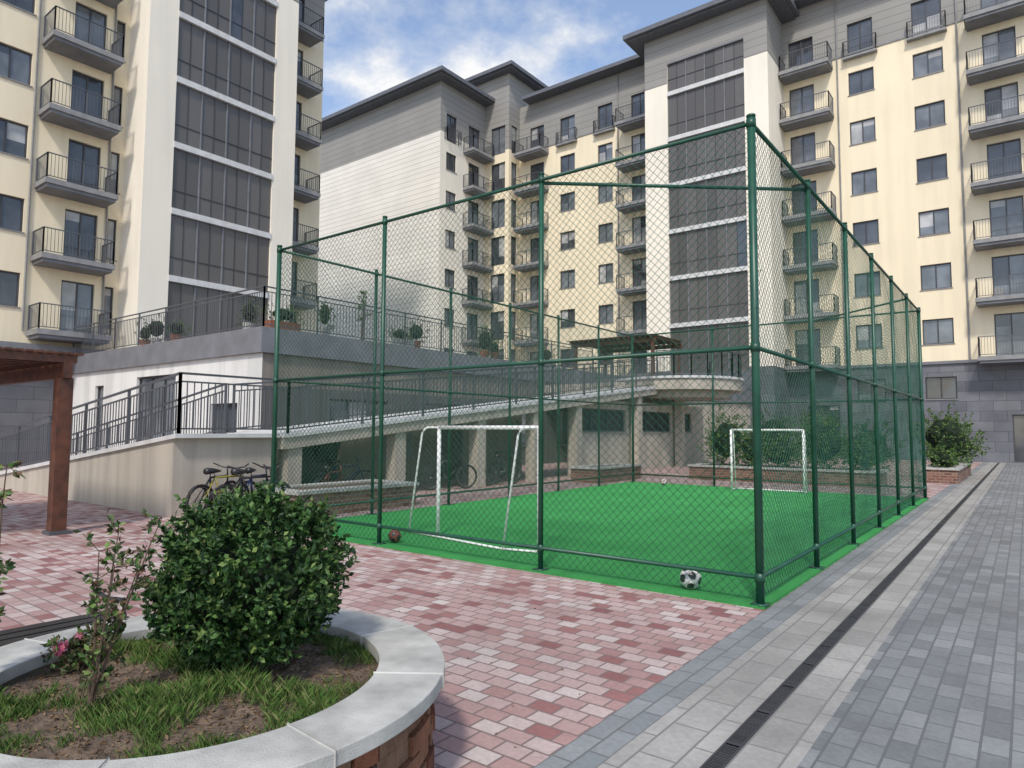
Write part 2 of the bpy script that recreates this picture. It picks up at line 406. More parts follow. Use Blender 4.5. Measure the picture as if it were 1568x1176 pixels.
FW=Fac((0,YW,0),(1,0,0),(0,-1,0))
wall(mw,FW,-51.5,XW,[(0,5.5,'darkstone'),(5.5,ZG+.3,'csiding'),(ZG+.3,ZW,'grey')],[])
FS=Fac((XW,0,0),(0,1,0),(1,0,0)); wh=[]
for k in range(7):
    z=Z1+FL*k
    if k<6: wh.append((38.3,39.5,z+.95,z+2.38,2,True))
    else:
        wh.append((38.3,39.5,z+.15,z+2.38,2,False)); rail_run(mr,FS,[(38.1,.02),(38.1,.3),(39.7,.3),(39.7,.02)],z+.15,1.0)
    wh.append((41.0,42.4,z+.08,z+2.38,2,False)); balcony(ms,mr,FS,40.3,43.0,z,1.15)
wall(mw,FS,YW,YK,[(0,5.5,'darkstone'),(5.5,ZG+.3,'pale'),(ZG+.3,ZW,'grey')],wh)
for h in wh: window(mf,mg,FS,*h)
wall(mw,Fac((-51.5,60,0),(0,-1,0),(-1,0,0)),0,60-YW,bands,[])
roofslab(mo,-52.7,XW+1.1,YW-1.1,61,ZW,1.0,5)
mo.box(-32.4,17.2,YB-1.1,60,ZR,ZR+.28,'roof')
wall(mw,Fac((16,YB,0),(0,1,0),(1,0,0)),0,15,bands,[])
wall(mw,Fac((16,59.6,0),(-1,0,0),(0,1,0)),0,67.5,bands,[])
mw.make('walls',B);mf.make('window_frames',B);mg.make('glazing',B);ms.make('balcony_slabs',B);mr.make('balcony_railings',B);mo.make('roof',B)

# ---------------------------------------------------------------- left apartment building (facing +X)
A=empty('apartment_building')
mw,mf,mg,ms,mr,mo=MB(),MB(),MB(),MB(),MB(),MB()
XA=-33.0; F=Fac((XA,0,0),(0,1,0),(1,0,0)); holes=[]
for a,b in [(8.0,9.5),(4.6,6.1),(-3,-1.5)]:
    for k in range(7):
        z=Z1+FL*k; addwin(a,b,z+.95,z+2.38)
for a,b,c,d in [(9.8,12.6,11.0,12.3),(21.2,23.3,21.6,22.8),(0,3,.7,2.2)]:
    for k in range(7):
        z=Z1+FL*k; balcony(ms,mr,F,a,b,z,1.3); addwin(c,d,z+.08,z+2.38,2,False)
for k in range(7): addwin(12.72,13.1,Z1+FL*k+.5,Z1+FL*k+2.38,1)
addwin(5.5,8.5,.1,3.0,3,False)
ab=[(0,4.9,'darkstone'),(4.9,ZG,'cream'),(ZG,ZR,'grey')]
wall(mw,F,-14,24.2,ab,holes)
for h in holes: window(mf,mg,F,*h)
fbox(mf,F,-14,13.2,4.75,5.05,.002,.5,'fascia')
for sx in (9.65,12.64): mw.tube([F.P(sx,5.6,.06),F.P(sx,ZR-.2,.06)],.045,'slab',6)
XT=-31.0; FT=Fac((XT,0,0),(0,1,0),(1,0,0))
tb=[(0,ZG,'pale'),(ZG,ZR+.5,'grey')]
wall(mw,FT,13.3,21.05,tb,[(14.6,19.75,4.6,26.4)]); glasstower(mw,mf,mg,FT,14.6,19.75,4.6,26.4)
wall(mw,Fac((XA,13.3,0),(1,0,0),(0,-1,0)),0,XT-XA,tb,[])
wall(mw,Fac((XT,21.05,0),(-1,0,0),(0,1,0)),0,XT-XA,tb,[])
wall(mw,Fac((XA,24.2,0),(-1,0,0),(0,1,0)),0,14,ab,[])
wall(mw,Fac((XA-14,-14,0),(1,0,0),(0,-1,0)),0,14,ab,[])
mo.box(XA-15,XA+1.2,-15,25.5,ZR-.1,ZR+.2,'roof')
roofslab(mo,XA-3,XT+1.2,12.1,22.2,ZR+.5,1,3)
mw.make('walls',A);mf.make('window_frames',A);mg.make('glazing',A);ms.make('balcony_slabs',A);mr.make('balcony_railings',A);mo.make('roof',A)

# ---------------------------------------------------------------- raised terrace
T=empty('raised_terrace'); mw,mf,mg,mr=MB(),MB(),MB(),MB()
ZD=4.68; XD=-18.3; YD=11.5
FY=Fac((0,YD,0),(1,0,0),(0,-1,0)); FX=Fac((XD,0,0),(0,1,0),(1,0,0))
h1=[(-30.3,-29.5,0.1,3.3,1,False),(-26.6,-23.6,.1,3.5,3,False),(-21.2,-19.6,.9,2.4,2,True)]
wall(mw,FY,-33,XD,[(0,3.9,'white')],h1,.25)
for h in h1: window(mf,mg,FY,*h)
h2=[(14+i*4.5,16.6+i*4.5,.9,2.6,3,True) for i in range(4)]
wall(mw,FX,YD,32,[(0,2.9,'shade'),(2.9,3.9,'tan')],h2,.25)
for h in h2: window(mf,mg,FX,*h)
mw.box(-33.0,XD+.12,YD-.12,44.4,3.9,ZD,'fascia')
mw.box(XD+.122,-13.2,31.0,44.4,3.2,ZD-.4,'fascia')
mw.box(XD+.13,-13.3,31.2,44.3,0,3.2,'concrete')
railseg(mr,(-32.8,YD,ZD),(XD,YD,ZD),1.25,.13,post=2,double=True)
railseg(mr,(XD,YD,ZD),(XD,31,ZD),1.25,.13,post=2,double=True)
railseg(mr,(XD,31.1,ZD-.4),(-13.3,31.1,ZD-.4),1.1,.13,post=2,double=True)
mw.make('terrace_walls',T);mf.make('door_frames',T);mg.make('door_glazing',T);mr.make('terrace_railing',T)

# ---------------------------------------------------------------- ramp
Rm=empty('access_ramp'); mw,mr,mf,mg=MB(),MB(),MB(),MB()
xa,xb=-14.3,-12.15
X0=-24.5; za=1.5
def wedge(y0,y1,x0,x1,z0,z1,mat,zb=0):
    mw.hexa([(x0,y0,zb),(x1,y0,zb),(x1,y1,zb),(x0,y1,zb),(x0,y0,z0),(x1,y0,z1),(x1,y1,z1),(x0,y1,z0)],mat)
wedge(6.0,8.1,X0,xb-.15,.02,za-.08,'concrete')
mw.hexa([(X0,5.95,.0),(xb,5.95,za-.078),(xb,8.15,za-.078),(X0,8.15,.0),(X0,5.95,.09),(xb,5.95,za),(xb,8.15,za),(X0,8.15,.09)],'band')
mw.box(xa,xb,8.152,8.3,za-.32,za-.081,'concrete')
mw.box(xa,xb+.04,8.152,8.3,za-.08,za,'band')
Y1=26.0; z2=3.45
mw.hexa([(xa,8.3,za-.32),(xb,8.3,za-.32),(xb,Y1,z2-.32),(xa,Y1,z2-.32),(xa,8.3,za-.08),(xb,8.3,za-.08),(xb,Y1,z2-.08),(xa,Y1,z2-.08)],'concrete')
mw.hexa([(xa-.04,8.3,za-.079),(xb+.04,8.3,za-.079),(xb+.04,Y1,z2-.079),(xa-.04,Y1,z2-.079),(xa-.04,8.3,za),(xb+.04,8.3,za),(xb+.04,Y1,z2),(xa-.04,Y1,z2)],'band')
zr=lambda y: za-.32+(y-8.3)/(Y1-8.3)*(z2-za) if y>8.3 else za-.32
for y in (8.5,11.5,14.6,17.3,19.8,24.4,28.6):
    zt=zr(min(y,26)); mw.box(xb-.4,xb-.06,y-.17,y+.17,0,zt-.002 if y<26 else 3.1,'concrete')
cx,cy,cr=-12.3,28.3,2.7
for (r,z0,z1,mat) in ((cr,3.3,3.75,'concrete'),(cr+.08,3.752,3.85,'band'),(cr-.5,3.0,3.298,'concrete')):
    n=40; vs=[(cx+r*math.cos(2*math.pi*i/n),cy+r*math.sin(2*math.pi*i/n),z) for z in (z0,z1) for i in range(n)]
    fs=[(i,(i+1)%n,n+(i+1)%n,n+i) for i in range(n)]+[tuple(range(n-1,-1,-1)),tuple(range(n,2*n))]
    mw.add(vs,fs,mat)
mw.box(-18.1,-12,26.0,30.95,3.302,3.7,'concrete')
FX=Fac((xb-.5,0,0),(0,1,0),(1,0,0))
h3=[(20.2,24.0,1.55,2.4,3,True),(24.8,28.3,1.55,2.4,3,True),(28.9,30.6,1.55,2.4,2,True)]
wall(mw,FX,19.7,32,[(0,2.75,'concrete')],h3,.2)
for h in h3:
    window(mf,MB(),FX,*h); mg.quad(FX.P(h[0],h[2],-.16),FX.P(h[1],h[2],-.16),FX.P(h[1],h[3],-.16),FX.P(h[0],h[3],-.16),'dark')
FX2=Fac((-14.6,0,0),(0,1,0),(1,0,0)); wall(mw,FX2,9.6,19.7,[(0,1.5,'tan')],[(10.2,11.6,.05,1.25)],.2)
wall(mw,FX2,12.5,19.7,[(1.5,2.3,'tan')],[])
mg.quad(FX2.P(10.2,0,-.19),FX2.P(11.6,0,-.19),FX2.P(11.6,1.3,-.19),FX2.P(10.2,1.3,-.19),'dark')
fbox(mf,FX2,15.3,16.4,.01,1.9,.002,.06,'frame'); fbox(mf,FX2,13.0,14.2,.7,1.5,.002,.05,'fascia')
def rr(p,q): railseg(mr,p,q,1.1,.13,post=1.9,double=True)
rr((X0,6.03,.05),(xb-.05,6.03,za)); rr((xb-.05,6.03,za),(xb-.05,8.3,za)); rr((xb-.05,8.3,za),(xb-.05,Y1,z2))
rr((X0,8.1,.05),(xa,8.1,za)); rr((xa,8.3,za),(xa,Y1,z2))
pts=[(cx+(cr-.05)*math.cos(a),cy+(cr-.05)*math.sin(a),3.85) for a in [math.radians(t) for t in range(-85,96,15)]]
for p,q in zip(pts[:-1],pts[1:]): railseg(mr,p,q,1.05,.13,post=3)
mw.make('ramp_structure',Rm);mr.make('ramp_railing',Rm);mf.make('store_window_frames',Rm);mg.make('store_windows',Rm)

# ---------------------------------------------------------------- football court
H=4.55; cx0,cx1,cy0,cy1=-9.67,-1.985,6.33,18.8
mt=MB(); mt.box(cx0-.08,cx1+.06,cy0-.07,cy1+.08,0.0,.03,'turf'); mt.make('artificial_turf')
C=empty('court_fence'); mp,mn=MB(),MB()
fx=[cx1,-4.42,-7.12,cx0]; fy=[cy0+(cy1-cy0)*i/6 for i in range(7)]
posts=sorted(set([(x,cy0) for x in fx]+[(x,cy1) for x in fx]+[(cx0,y) for y in fy]+[(cx1,y) for y in fy]))
for (x,y) in posts:
    r=.038 if (x in(cx0,cx1) and y in (cy0,cy1)) else .030
    mp.tube([(x,y,0),(x,y,H+.04)],r,'green',12)
    mp.tube([(x,y,H+.04),(x,y,H+.06)],r*1.15,'green',12); mp.box(x-.07,x+.07,y-.07,y+.07,.03,.04,'green')
    for z in (.27,2.38,H-.02): mp.tube([(x,y,z-.04),(x,y,z+.04)],r*1.2,'green',12)
for z in (.27,2.38,H-.02):
    for a,b in (((cx0,cy0),(cx1,cy0)),((cx1,cy0),(cx1,cy1)),((cx1,cy1),(cx0,cy1)),((cx0,cy1),(cx0,cy0))):
        mp.tube([(a[0],a[1],z),(b[0],b[1],z)],.022,'green',8)
mp.tube([(-4.42,cy0,H-.06),(cx1,fy[1],H-.06)],.022,'green',8)
mp.tube([(-4.42,cy1,H-.06),(cx1,fy[5],H-.06)],.022,'green',8)
for (x,y) in posts:
    z=.35
    while z<H-.1:
        a=U(0,6.28); mp.tube([(x+.03*math.cos(a),y+.03*math.sin(a),z),(x+.075*math.cos(a),y+.075*math.sin(a),z+U(-.03,.03))],.003,'green',4); z+=U(.3,.5)
def net(A,B,z0,z1,p=.09,r=.0027,seed=0):
    A=Vector((A[0],A[1],0));B=Vector((B[0],B[1],0));L=(B-A).length;d=(B-A)/L;n=Vector((-d.y,d.x,0));Hh=z1-z0
    def pt(s,z):
        w=.03*noise.noise(Vector((s*.9+seed*7,z*.9,seed)))+.008*noise.noise(Vector((s*5,z*5,seed)))
        w2=.022*noise.noise(Vector((s*1.1,z*1.1,seed+9)))
        return A+d*(s+w2)+n*(w+.03)+Vector((0,0,z0+z+w2))
    k=-int(Hh/p)-1
    while k*p<L+Hh:
        for sg in (1,-1):
            c=k*p
            t0=max(0,(-c) if sg==1 else (c-L)); t1=min(Hh,(L-c) if sg==1 else c)
            if t1-t0<.03: continue
            m=max(1,int((t1-t0)/.45))
            pts=[pt(c+sg*(t0+(t1-t0)*i/m),t0+(t1-t0)*i/m) for i in range(m+1)]
            mn.tube(pts,r,'net',3,cap=False)
        k+=1
net((cx0,cy0),(cx1,cy0),.07,H,seed=1); net((cx1,cy0),(cx1,cy1),.07,H,seed=2)
net((cx1,cy1),(cx0,cy1),.07,H,seed=3); net((cx0,cy1),(cx0,cy0),.07,H,seed=4)
mp.make('posts_and_rails',C,True); mn.make('chain_link_net',C)

def goal(p1,p2,off,h=1.6,r=.03):
    G=empty('football_goal'); m=MB(); p1=Vector((*p1,0.03));p2=Vector((*p2,0.03)); o=Vector((*off,0)); z=Vector((0,0,1))
    m.tube([p1,p1+z*h],r,'goal',10); m.tube([p2,p2+z*h],r,'goal',10); m.tube([p1+z*h,p2+z*h],r,'goal',10)
    for p in (p1,p2):
        c=[p+z*h]
        for i in range(7):
            t=i/6*math.pi/2; c.append(p+o*(.35+.25*math.sin(t))+z*(h-.16*(1-math.cos(t))))
        c.append(p+o); m.tube(c,.016,'goal',8); m.tube([p+z*.02,p+o+z*.02],.016,'goal',8)
    m.tube([p1+o+z*.02,p2+o+z*.02],.016,'goal',8)
    m.make('goal_frame',G,True)
goal((-7.05,7.42),(-5.0,7.13),(-.5,-.12)); goal((-6.3,17.9),(-4.5,18.0),(-.05,.45))
def ball(loc,r,c1,c2):
    import bmesh
    bm=bmesh.new(); bmesh.ops.create_icosphere(bm,subdivisions=4,radius=r)
    ph=(1+5**.5)/2; ic=[Vector(v).normalized() for a in (-1,1) for b in (-ph,ph) for v in ((0,a,b),(a,b,0),(b,0,a))]
    me=bpy.data.meshes.new('football')
    for f in bm.faces:
        c=f.calc_center_median().normalized(); f.smooth=True
        f.material_index=1 if max(c.dot(i) for i in ic)>.925 else 0
    bm.to_mesh(me); me.materials.append(M[c1]); me.materials.append(M[c2])
    o=bpy.data.objects.new('football',me); o.location=loc; o.rotation_euler=(.4,.7,.2); bpy.context.scene.collection.objects.link(o)
ball((-2.72,6.50,.135),.105,'ballw','blackp'); ball((-7.05,6.55,.12),.09,'redp','blackp'); ball((-8.4,18.2,.12),.09,'ballw','redp')

# ---------------------------------------------------------------- foliage helpers
def rv():
    while True:
        v=Vector((U(-1,1),U(-1,1),U(-1,1)))
        if .05<v.length<1: return v.normalized()
def leaf(m,p,d,L,w,mat):
    d=d.normalized(); s=d.cross(rv())
    if s.length<.1: return
    s.normalize(); n=s.cross(d)
    a=p; b=p+d*L*.5+s*w+n*w*.3; c=p+d*L; e=p+d*L*.5-s*w+n*w*.3
    m.add([a,b,c,e],[(0,1,2),(0,2,3)],mat)
def clumpbush(m,c,rad,nclump,nl,ll,mat,seed=0,mat2=None,lump=.18,shape=None):
    c=Vector(c)
    for i in range(nclump):
        v=rv(); k=1+lump*noise.noise(v*2.2+Vector((seed,0,0)))*2+lump*.8*noise.noise(v*6+Vector((0,seed,0)))
        if shape: k*=shape(v)
        if R()<.07 and v.z>-.2: k+=U(.05,.2)
        rr=k*(1-abs(random.gauss(0,.13)))
        q=c+Vector((v.x*rad[0],v.y*rad[1],v.z*rad[2]))*rr
        ax=(v+Vector((0,0,.6))+rv()*.5).normalized(); cl=ll*2.6
        for j in range(nl):
            t=j/nl; leaf(m,q+ax*cl*(t-.5),(rv()+ax*.7),ll*U(.7,1.15),ll*U(.25,.36),(mat2 if mat2 and t>.75 and R()<.5 else mat))
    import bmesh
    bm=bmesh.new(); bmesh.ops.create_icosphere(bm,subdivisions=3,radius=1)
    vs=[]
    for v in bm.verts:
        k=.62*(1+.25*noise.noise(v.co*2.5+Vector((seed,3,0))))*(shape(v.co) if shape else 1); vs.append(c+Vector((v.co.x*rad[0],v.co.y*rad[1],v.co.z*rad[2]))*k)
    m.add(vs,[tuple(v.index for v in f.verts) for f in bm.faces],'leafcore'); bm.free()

# ---------------------------------------------------------------- round planter
PC=Vector((-3.07,1.62,0)); RO,RI=1.15,.84; PH=.5
Pl=empty('round_planter'); mb=MB(); mc=MB()
def ring(m,r0,r1,z0,z1,mat,t0=0,t1=2*math.pi,n=96,caps=False):
    vs=[];
    for i in range(n+1):
        t=t0+(t1-t0)*i/n; c,s=math.cos(t),math.sin(t)
        for r,z in ((r0,z0),(r1,z0),(r1,z1),(r0,z1)): vs.append(PC+Vector((c*r,s*r,z)))
    fs=[]
    for i in range(n):
        for k in range(4): fs.append((i*4+k,(i+1)*4+k,(i+1)*4+(k+1)%4,i*4+(k+1)%4))
    if caps: fs+= [(0,3,2,1),(n*4,n*4+1,n*4+2,n*4+3)]
    m.add(vs,fs,mat)
ring(mb,RI+.02,RO-.075,0,PH-.062,'mortar')
rows=5; rh=(PH-.065)/rows
for j in range(rows):
    t=U(0,1)
    end=t+2*math.pi
    while t<end-.08:
        w=min(U(.12,.24)/1.06,end-t); h0=j*rh+U(.002,.012); h1=(j+1)*rh-U(.0,.012)
        ro=RO-.05+U(-.016,.012); g_=.006
        ring(mb,RO-.12,ro,h0,h1,'brick',t+g_,t+w-g_,3,True); t+=w
for k in range(9):
    a=2*math.pi*k/9+.62; dz=U(-.003,.002); dr=U(-.004,.004)
    ring(mc,RI,RO+dr,PH-.06,PH+dz,'coping',a+.0012,a+2*math.pi/9-.0012,14,True)
mb.make('brick_wall',Pl); o=mc.make('stone_coping',Pl)
bv=o.modifiers.new('b','BEVEL'); bv.width=.005; bv.segments=2; bv.limit_method='ANGLE'; bv.angle_limit=math.radians(50)
def soilz(x,y):
    d=(Vector((x,y,0))-PC).length
    return .41+.05*(1-(d/RI)**2)+.035*noise.noise(Vector((x*4,y*4,0)))+.015*noise.noise(Vector((x*17,y*17,2)))
m=MB(); vs=[];fs=[];ns=60
for i in range(ns+1):
    for j in range(ns*2):
        r=(RI+.01)*i/ns; t=math.pi*j/ns; x=PC.x+r*math.cos(t); y=PC.y+r*math.sin(t); vs.append((x,y,soilz(x,y)))
for i in range(ns):
    for j in range(ns*2):
        k=(j+1)%(ns*2); fs.append((i*ns*2+j,(i+1)*ns*2+j,(i+1)*ns*2+k,i*ns*2+k))
m.add(vs,fs,'soil'); m.make('planter_soil',Pl,True)
m=MB()
for i in range(42000):
    r=RI*math.sqrt(R())*.99; t=U(0,2*math.pi); x=PC.x+r*math.cos(t); y=PC.y+r*math.sin(t)
    dn=noise.noise(Vector((x*2.6,y*2.6,5)))+.45*noise.noise(Vector((x*9,y*9,1)))
    edge=.30*(r/RI)**3
    if dn+edge<U(.03,.40): continue
    z=soilz(x,y)-.005; h=U(.02,.065)*(1+.8*dn); a=U(0,6.28); w=.002
    lx,ly=U(-.6,.6)*h,U(-.6,.6)*h
    m.add([(x-w*math.cos(a),y-w*math.sin(a),z),(x+w*math.cos(a),y+w*math.sin(a),z),(x+lx*.5,y+ly*.5,z+h*.6),(x+lx,y+ly,z+h*.9)],[(0,1,2),(0,2,3)],'grass')
m.make('grass')
m=MB()
for i in range(3400):
    r=RI*math.sqrt(R())*.98; t=U(0,2*math.pi); x=PC.x+r*math.cos(t); y=PC.y+r*math.sin(t)
    leaf(m,Vector((x,y,soilz(x,y)+.004)),Vector((U(-1,1),U(-1,1),U(-.1,.3))),U(.01,.03),U(.003,.007),'litter')
for i in range(60):
    x,y=U(-5,-1.95),U(1.5,6); d=(Vector((x,y,0))-PC).length
    if d<RO+.02: continue
    leaf(m,Vector((x,y,.008)),Vector((U(-1,1),U(-1,1),.05)),U(.012,.028),U(.004,.007),'litter')
m.make('leaf_litter')
S=empty('boxwood_shrub'); m=MB()
def shp(v): return (1-.10*max(0,v.x*.6-v.y*.5)) * (1-.16*max(0,-v.z)**2) * (1-.08*max(0,v.z)**3)
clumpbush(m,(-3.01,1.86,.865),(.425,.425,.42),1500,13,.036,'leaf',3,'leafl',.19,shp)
m.make('crown',S); m=MB()
for i in range(5):
    a=i*1.3; m.tube([(-3.03+.03*math.cos(a),1.86+.03*math.sin(a),.4),(-3.03+.15*math.cos(a),1.86+.15*math.sin(a),.75)],.012,'bark',6)
m.make('stems',S)
def rose(x,y,h,seed,n=5,nm='rose_bush',fl=0,lean=(0,0),sz=1):
    random.seed(seed); S=empty(nm); m=MB(); l=MB(); z0=soilz(x,y)-.02
    for i in range(n):
        a=U(0,6.28); hh=h*U(.65,1); sp=U(.05,.16); pts=[]
        for k in range(7):
            t=k/6; pts.append(Vector((x+lean[0]*t*hh+math.cos(a)*sp*t**1.3+.012*noise.noise(Vector((t*4,i,seed))),y+lean[1]*t*hh+math.sin(a)*sp*t**1.3,z0+hh*t)))
        m.tube(pts,.005,'bark',5,rads=[.008*(1-.75*k/6) for k in range(7)])
        for k in range(2,7):
            for q in range(3):
                d=(rv()+Vector((0,0,.4))).normalized(); e=pts[k]+d*U(.04,.10); m.tube([pts[k],e],.0018,'bark',4)
                for w in range(7): leaf(l,pts[k].lerp(e,U(.3,1.1)),rv()+d*.5,U(.024,.042)*sz,U(.008,.013)*sz,'leafr' if R()<.55 else 'leafl')
        if fl:
            for w in range(26): leaf(l,pts[-1]+rv()*.012,rv(),.028,.014,'flower')
    m.make('stems',S); l.make('leaves',S)
rose(-3.06,1.19,.86,11,5,lean=(.12,.09)); rose(-3.63,1.02,1.1,5,4,lean=(-.03,-.1),sz=1.2); rose(-3.76,1.42,.2,9,5,fl=1)
random.seed(21)

# ---------------------------------------------------------------- bench behind planter
Bn=empty('garden_bench'); m=MB()
bx0,by0=-4.62,.55
for i in range(4): m.box(bx0+.0+i*.11,bx0+.085+i*.11,by0,by0+1.35,.43,.46,'blackp')
for y in (by0+.1,by0+1.25):
    m.tube([(bx0+.40,y,0),(bx0+.37,y,.41),(bx0+.03,y,.41),(bx0,y,0)],.018,'blackp',8)
    m.tube([(bx0+.38,y,.41),(bx0+.43,y,.52),(bx0+.38,y,.60),(bx0+.2,y,.58),(bx0+.02,y,.60),(bx0-.03,y,.52),(bx0+.02,y,.41)],.013,'blackp',8)
m.make('bench_frame',Bn)

# ---------------------------------------------------------------- pergolas
def pergola(nm,x0,x1,y0,y1,z0,h,pw=.16):
    P=empty(nm); m=MB()
    for x in (x0,x1):
        for y in (y0,y1):
            m.box(x-pw/2,x+pw/2,y-pw/2,y+pw/2,z0,z0+h-.35,'wood'); m.box(x-pw*.7,x+pw*.7,y-pw*.7,y+pw*.7,z0,z0+.06,'rail')
    for y in (y0,y1): m.box(x0-.3,x1+.16,y-.06,y+.06,z0+h-.35,z0+h-.12,'wood')
    x=x0-.2
    while x<=x1+.2: m.box(x-.035,x+.035,y0-.35,y1+.12,z0+h-.119,z0+h,'wood'); x+=.32
    y=y0-.3
    while y<=y1+.15: m.box(x0-.35,x1+.2,y-.045,y+.045,z0+h+.001,z0+h+.035,'wood'); y+=.13
    m.make('timber_frame',P)
pergola('wooden_pergola',-15.5,-11.65,1.3,3.98,0,2.70,.2)
pergola('wooden_pergola',-20.9,-16.0,33.5,37.0,ZD-.4,2.5)

# ---------------------------------------------------------------- low brick planters + bushes
def planter(x0,x1,y0,y1,h=.48):
    P=empty('brick_planter'); m=MB()
    m.box(x0,x1,y0,y1,0,h-.06,'rbrick')
    m.box(x0-.05,x1+.05,y0-.05,y0+.25,h-.06,h,'coping'); m.box(x0-.05,x1+.05,y1-.25,y1+.05,h-.06,h,'coping')
    m.box(x0-.05,x0+.25,y0+.252,y1-.252,h-.06,h,'coping'); m.box(x1-.25,x1+.05,y0+.252,y1-.252,h-.06,h,'coping')
    m.box(x0+.25,x1-.25,y0+.25,y1-.25,h-.059,h-.03,'soil'); m.make('planter_walls',P)
planter(-11.7,-10.35,7.3,10.2); planter(-11.3,-10.3,17.8,20.6); planter(-2.7,-1.75,25,31); planter(-9.0,-3.4,21.5,23)
def bush(x,y,z,rx,rz,n=220,ll=.075,mat='leafl',nm='shrub',seed=1,mat2='leaf'):
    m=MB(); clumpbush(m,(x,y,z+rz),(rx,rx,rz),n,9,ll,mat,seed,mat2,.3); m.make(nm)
bush(-2.2,27,.4,.85,1.0,350,seed=1); bush(-2.1,29.5,.4,.8,.75,260,seed=2); bush(-2.25,25.7,.4,.45,.35,120,seed=3)
bush(-5.0,22.2,.4,.85,.85,340,seed=4); bush(-6.3,22.3,.4,.55,.5,200,seed=5); bush(-8.0,22.3,.4,.7,.9,300,seed=6); bush(-3.9,22.2,.4,.45,.5,180,seed=8)
bush(-7.2,22.4,.4,.5,.65,200,seed=12); bush(-4.5,27,.0,.9,1.0,300,seed=14,mat='leaf',mat2='leafl'); bush(-7.0,30,.0,1.0,1.2,300,seed=15); bush(-9.0,31,.0,1.0,1.3,300,seed=16,mat='leaf',mat2='leafl')
def potted(x,y,z,h,seed,box=False):
    P=empty('potted_plant'); m=MB()
    if box:
        m.box(x-.18,x+.18,y-.55,y+.55,z,z+.32,'terra' if R()<.5 else 'coping')
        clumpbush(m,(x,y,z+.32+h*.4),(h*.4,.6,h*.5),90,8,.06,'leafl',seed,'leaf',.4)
    else:
        m.tube([(x,y,z),(x,y,z+.35)],.2,'terra' if R()<.6 else 'coping',12,rads=[.15,.22])
        w=U(.25,.6)
        clumpbush(m,(x,y,z+.3+h*.5),(h*w,h*w,h*.55),60,8,.07,'leafl' if R()<.6 else 'leaf',seed,'leaf',.6)
    m.make('plant',P)
for i,(y,h,bxx) in enumerate([(12.5,.6,True),(14.1,1.0,False),(17.6,.5,True),(18.4,.8,False),(22.6,1.1,False),(23.3,.6,False),(27.4,.8,True)]):
    potted(XD-.5,y,ZD,h,i,bxx)
for i,(x,h) in enumerate([(-27.4,.7),(-26.5,.9),(-24.9,.6),(-20.1,.8)]): potted(x,YD+.6,ZD,h,i+20)
def sapling(x,y,z,h,seed):
    T=empty('young_tree'); m=MB(); l=MB(); st=random.getstate(); random.seed(seed)
    m.tube([(x,y,z),(x+.05,y,z+h*.5),(x,y+.03,z+h)],.03,'bark',6,rads=[.035,.022,.006])
    for i in range(16):
        t=U(.35,.97); p=Vector((x+.03,y,z+h*t)); d=(rv()+Vector((0,0,.7))).normalized(); e=p+d*U(.25,.5)*(1.2-t)
        m.tube([p,e],.006,'bark',4)
        for k in range(22): leaf(l,p.lerp(e,U(.3,1.1))+rv()*.04,rv(),.07,.022,'leafl')
    m.make('trunk_and_limbs',T); l.make('leaves',T); random.setstate(st)
sapling(-18.9,15.8,ZD,2.0,4)

# ---------------------------------------------------------------- bicycles
def bicycle(x,y,rot,lean,col,s=1.0):
    Bk=empty('bicycle'); m=MB(); r=.31
    fc,rc=Vector((.52,0,r)),Vector((-.50,0,r))
    for c in (fc,rc):
        m.tube([c+Vector((math.cos(t)*(r-.02),0,math.sin(t)*(r-.02))) for t in [2*math.pi*i/28 for i in range(28)]],.024,'rubber',6,True)
        m.tube([c+Vector((math.cos(t)*(r-.05),0,math.sin(t)*(r-.05))) for t in [2*math.pi*i/28 for i in range(28)]],.009,'steel',5,True)
        m.tube([c+Vector((0,-.04,0)),c+Vector((0,.04,0))],.02,'steel',8)
        for i in range(14):
            t=2*math.pi*i/14; m.tube([c,c+Vector((math.cos(t)*(r-.05),0,math.sin(t)*(r-.05)))],.0016,'steel',3)
    bb=Vector((-.08,0,.28)); st=Vector((-.2,0,.72)); hd=Vector((.36,0,.72)); h2=Vector((.39,0,.62))
    for a,b in ((bb,st),(st,hd),(bb,h2)): m.tube([a,b],.019,col,8)
    for sy in (-.05,.05):
        o=Vector((0,sy,0)); m.tube([bb,rc+o],.010,col,6); m.tube([st,rc+o],.010,col,6); m.tube([h2,h2+o+Vector((.03,0,-.06)),fc+o],.012,col,6)
    m.tube([h2,Vector((.32,0,.86))],.015,col,8); m.tube([Vector((.30,-.28,.92)),Vector((.34,-.12,.87)),Vector((.34,.12,.87)),Vector((.30,.28,.92))],.012,'blackp',6)
    m.tube([st,Vector((-.23,0,.82))],.012,'steel',6)
    m.tube([Vector((-.36,0,.84)),Vector((-.24,0,.84)),Vector((-.08,0,.83))],.05,'blackp',8,rads=[.06,.05,.015])
    m.tube([bb+Vector((0,-.03,0)),bb+Vector((0,.03,0))],.085,'blackp',14)
    m.tube([bb+Vector((0,.05,0)),bb+Vector((.1,.06,-.13)),bb+Vector((.1,.14,-.13))],.01,'steel',6); m.tube([bb-Vector((0,.05,0)),bb+Vector((-.1,-.06,.13)),bb+Vector((-.1,-.14,.13))],.01,'steel',6)
    m.make('bike_frame',Bk,True); Bk.location=(x,y,.01); Bk.rotation_euler=(lean,0,rot); Bk.scale=(s,s,s)
bicycle(-11.75,6.45,math.radians(120),.12,'blackp',1.0); bicycle(-11.5,6.6,math.radians(100),-.1,'yellowp'); bicycle(-11.4,7.05,math.radians(120),.1,'bluep')
bicycle(-11.1,6.75,math.radians(95),.1,'blackp'); bicycle(-11.6,7.15,math.radians(80),.1,'blackp',.95); bicycle(-12.2,9.4,math.radians(110),.1,'redp',.9); bicycle(-12.9,10.3,math.radians(60),.1,'bluep')
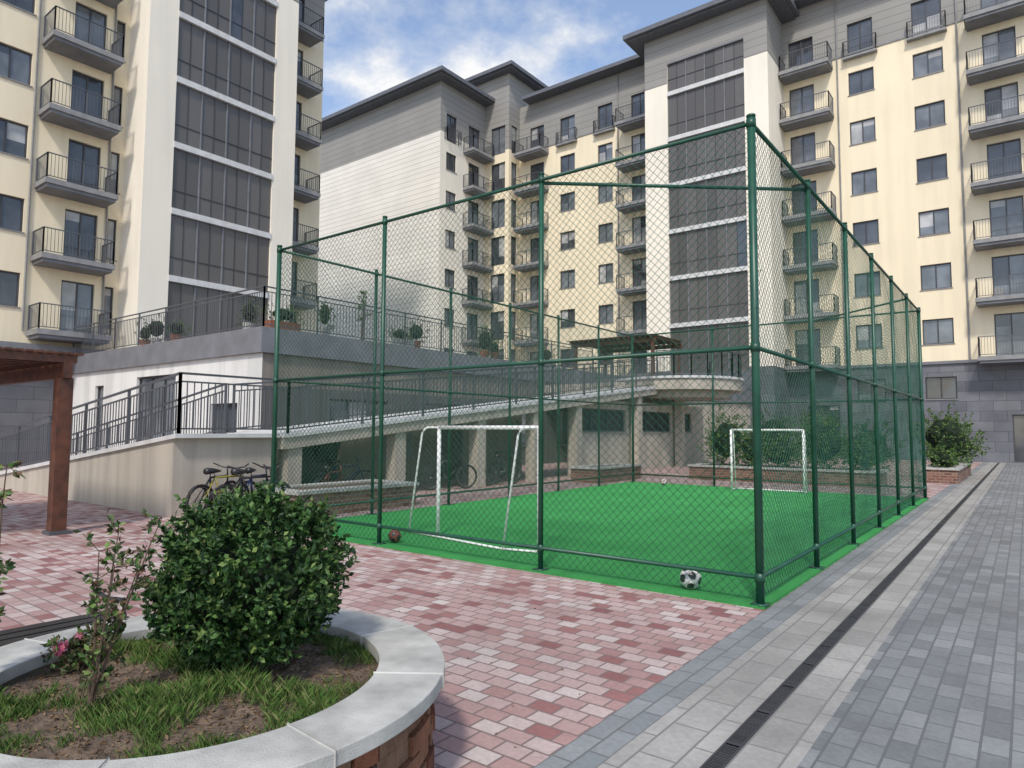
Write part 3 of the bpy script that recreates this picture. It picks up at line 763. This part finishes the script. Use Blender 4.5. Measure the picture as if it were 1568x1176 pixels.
bicycle(-12.3,13.3,math.radians(70),.1,'blackp',1.05); bicycle(-12.6,16.2,math.radians(95),-.1,'blackp',1.05); bicycle(-12.2,15.5,math.radians(85),.1,'blackp')

# ---------------------------------------------------------------- camera, light, sky
sc=bpy.context.scene
cd=bpy.data.cameras.new('camera'); cam=bpy.data.objects.new('camera',cd); sc.collection.objects.link(cam)
mat=Euler((math.radians(93.9),0,math.radians(37.4))).to_matrix()@Matrix.Rotation(math.radians(.3),3,'Z')
cam.location=(0,0,1.6); cam.rotation_euler=mat.to_euler()
cd.sensor_width=36; cd.lens=23.65; cd.clip_end=2000; cd.clip_start=.05; sc.camera=cam
el=math.radians(50); sd=Vector((.40,-.85,0)).normalized()*math.cos(el)+Vector((0,0,math.sin(el)))
ld=bpy.data.lights.new('sun','SUN'); ld.energy=3.0; ld.angle=math.radians(6); ld.color=(1,.945,.85)
lo=bpy.data.objects.new('sun',ld); sc.collection.objects.link(lo); lo.rotation_euler=sd.to_track_quat('Z','Y').to_euler()
w=bpy.data.worlds.new('World'); sc.world=w; w.use_nodes=True; nt=w.node_tree
bg=nt.nodes['Background']; sky=N(nt,'ShaderNodeTexSky',sky_type='NISHITA'); sky.sun_disc=False
sky.sun_elevation=el; sky.sun_rotation=math.atan2(sd.x,sd.y); sky.air_density=1.0; sky.dust_density=1.0
tc=N(nt,'ShaderNodeTexCoord').outputs['Generated']
v=scalev(nt,tc,(1,1,1.7))
a=noisen(nt,v,3.6,8,.6); b2=noisen(nt,v,1.3,2,.5)
cf=mathn(nt,'ADD',mathn(nt,'MULTIPLY',a,.78),mathn(nt,'MULTIPLY',b2,.22))
dt=N(nt,'ShaderNodeVectorMath',operation='DOT_PRODUCT'); nt.links.new(tc,dt.inputs[0]); dt.inputs[1].default_value=(-.545,.690,.476)
mr_=N(nt,'ShaderNodeMapRange',interpolation_type='SMOOTHSTEP'); nt.links.new(dt.outputs['Value'],mr_.inputs[0]); mr_.inputs[1].default_value=.955; mr_.inputs[2].default_value=1.0; mr_.inputs[3].default_value=-.05; mr_.inputs[4].default_value=.08
cf=mathn(nt,'ADD',cf,mr_.outputs[0])
mask=ramp(nt,cf,[(.48,(.04,)*3),(.535,(.34,)*3),(.60,(1,)*3)])
shade=ramp(nt,noisen(nt,v,7,4),[(.35,(6.6,6.8,7.1)),(.6,(8.2,8.2,8.2))])
skyb=mixc(nt,1.0,sky.outputs[0],(2.1,2.0,1.95),'MULTIPLY')
col=mixc(nt,mask,skyb,shade)
nt.links.new(col,bg.inputs['Color']); bg.inputs['Strength'].default_value=.12
sc.view_settings.view_transform='Standard'; sc.view_settings.look='None'; sc.view_settings.exposure=0
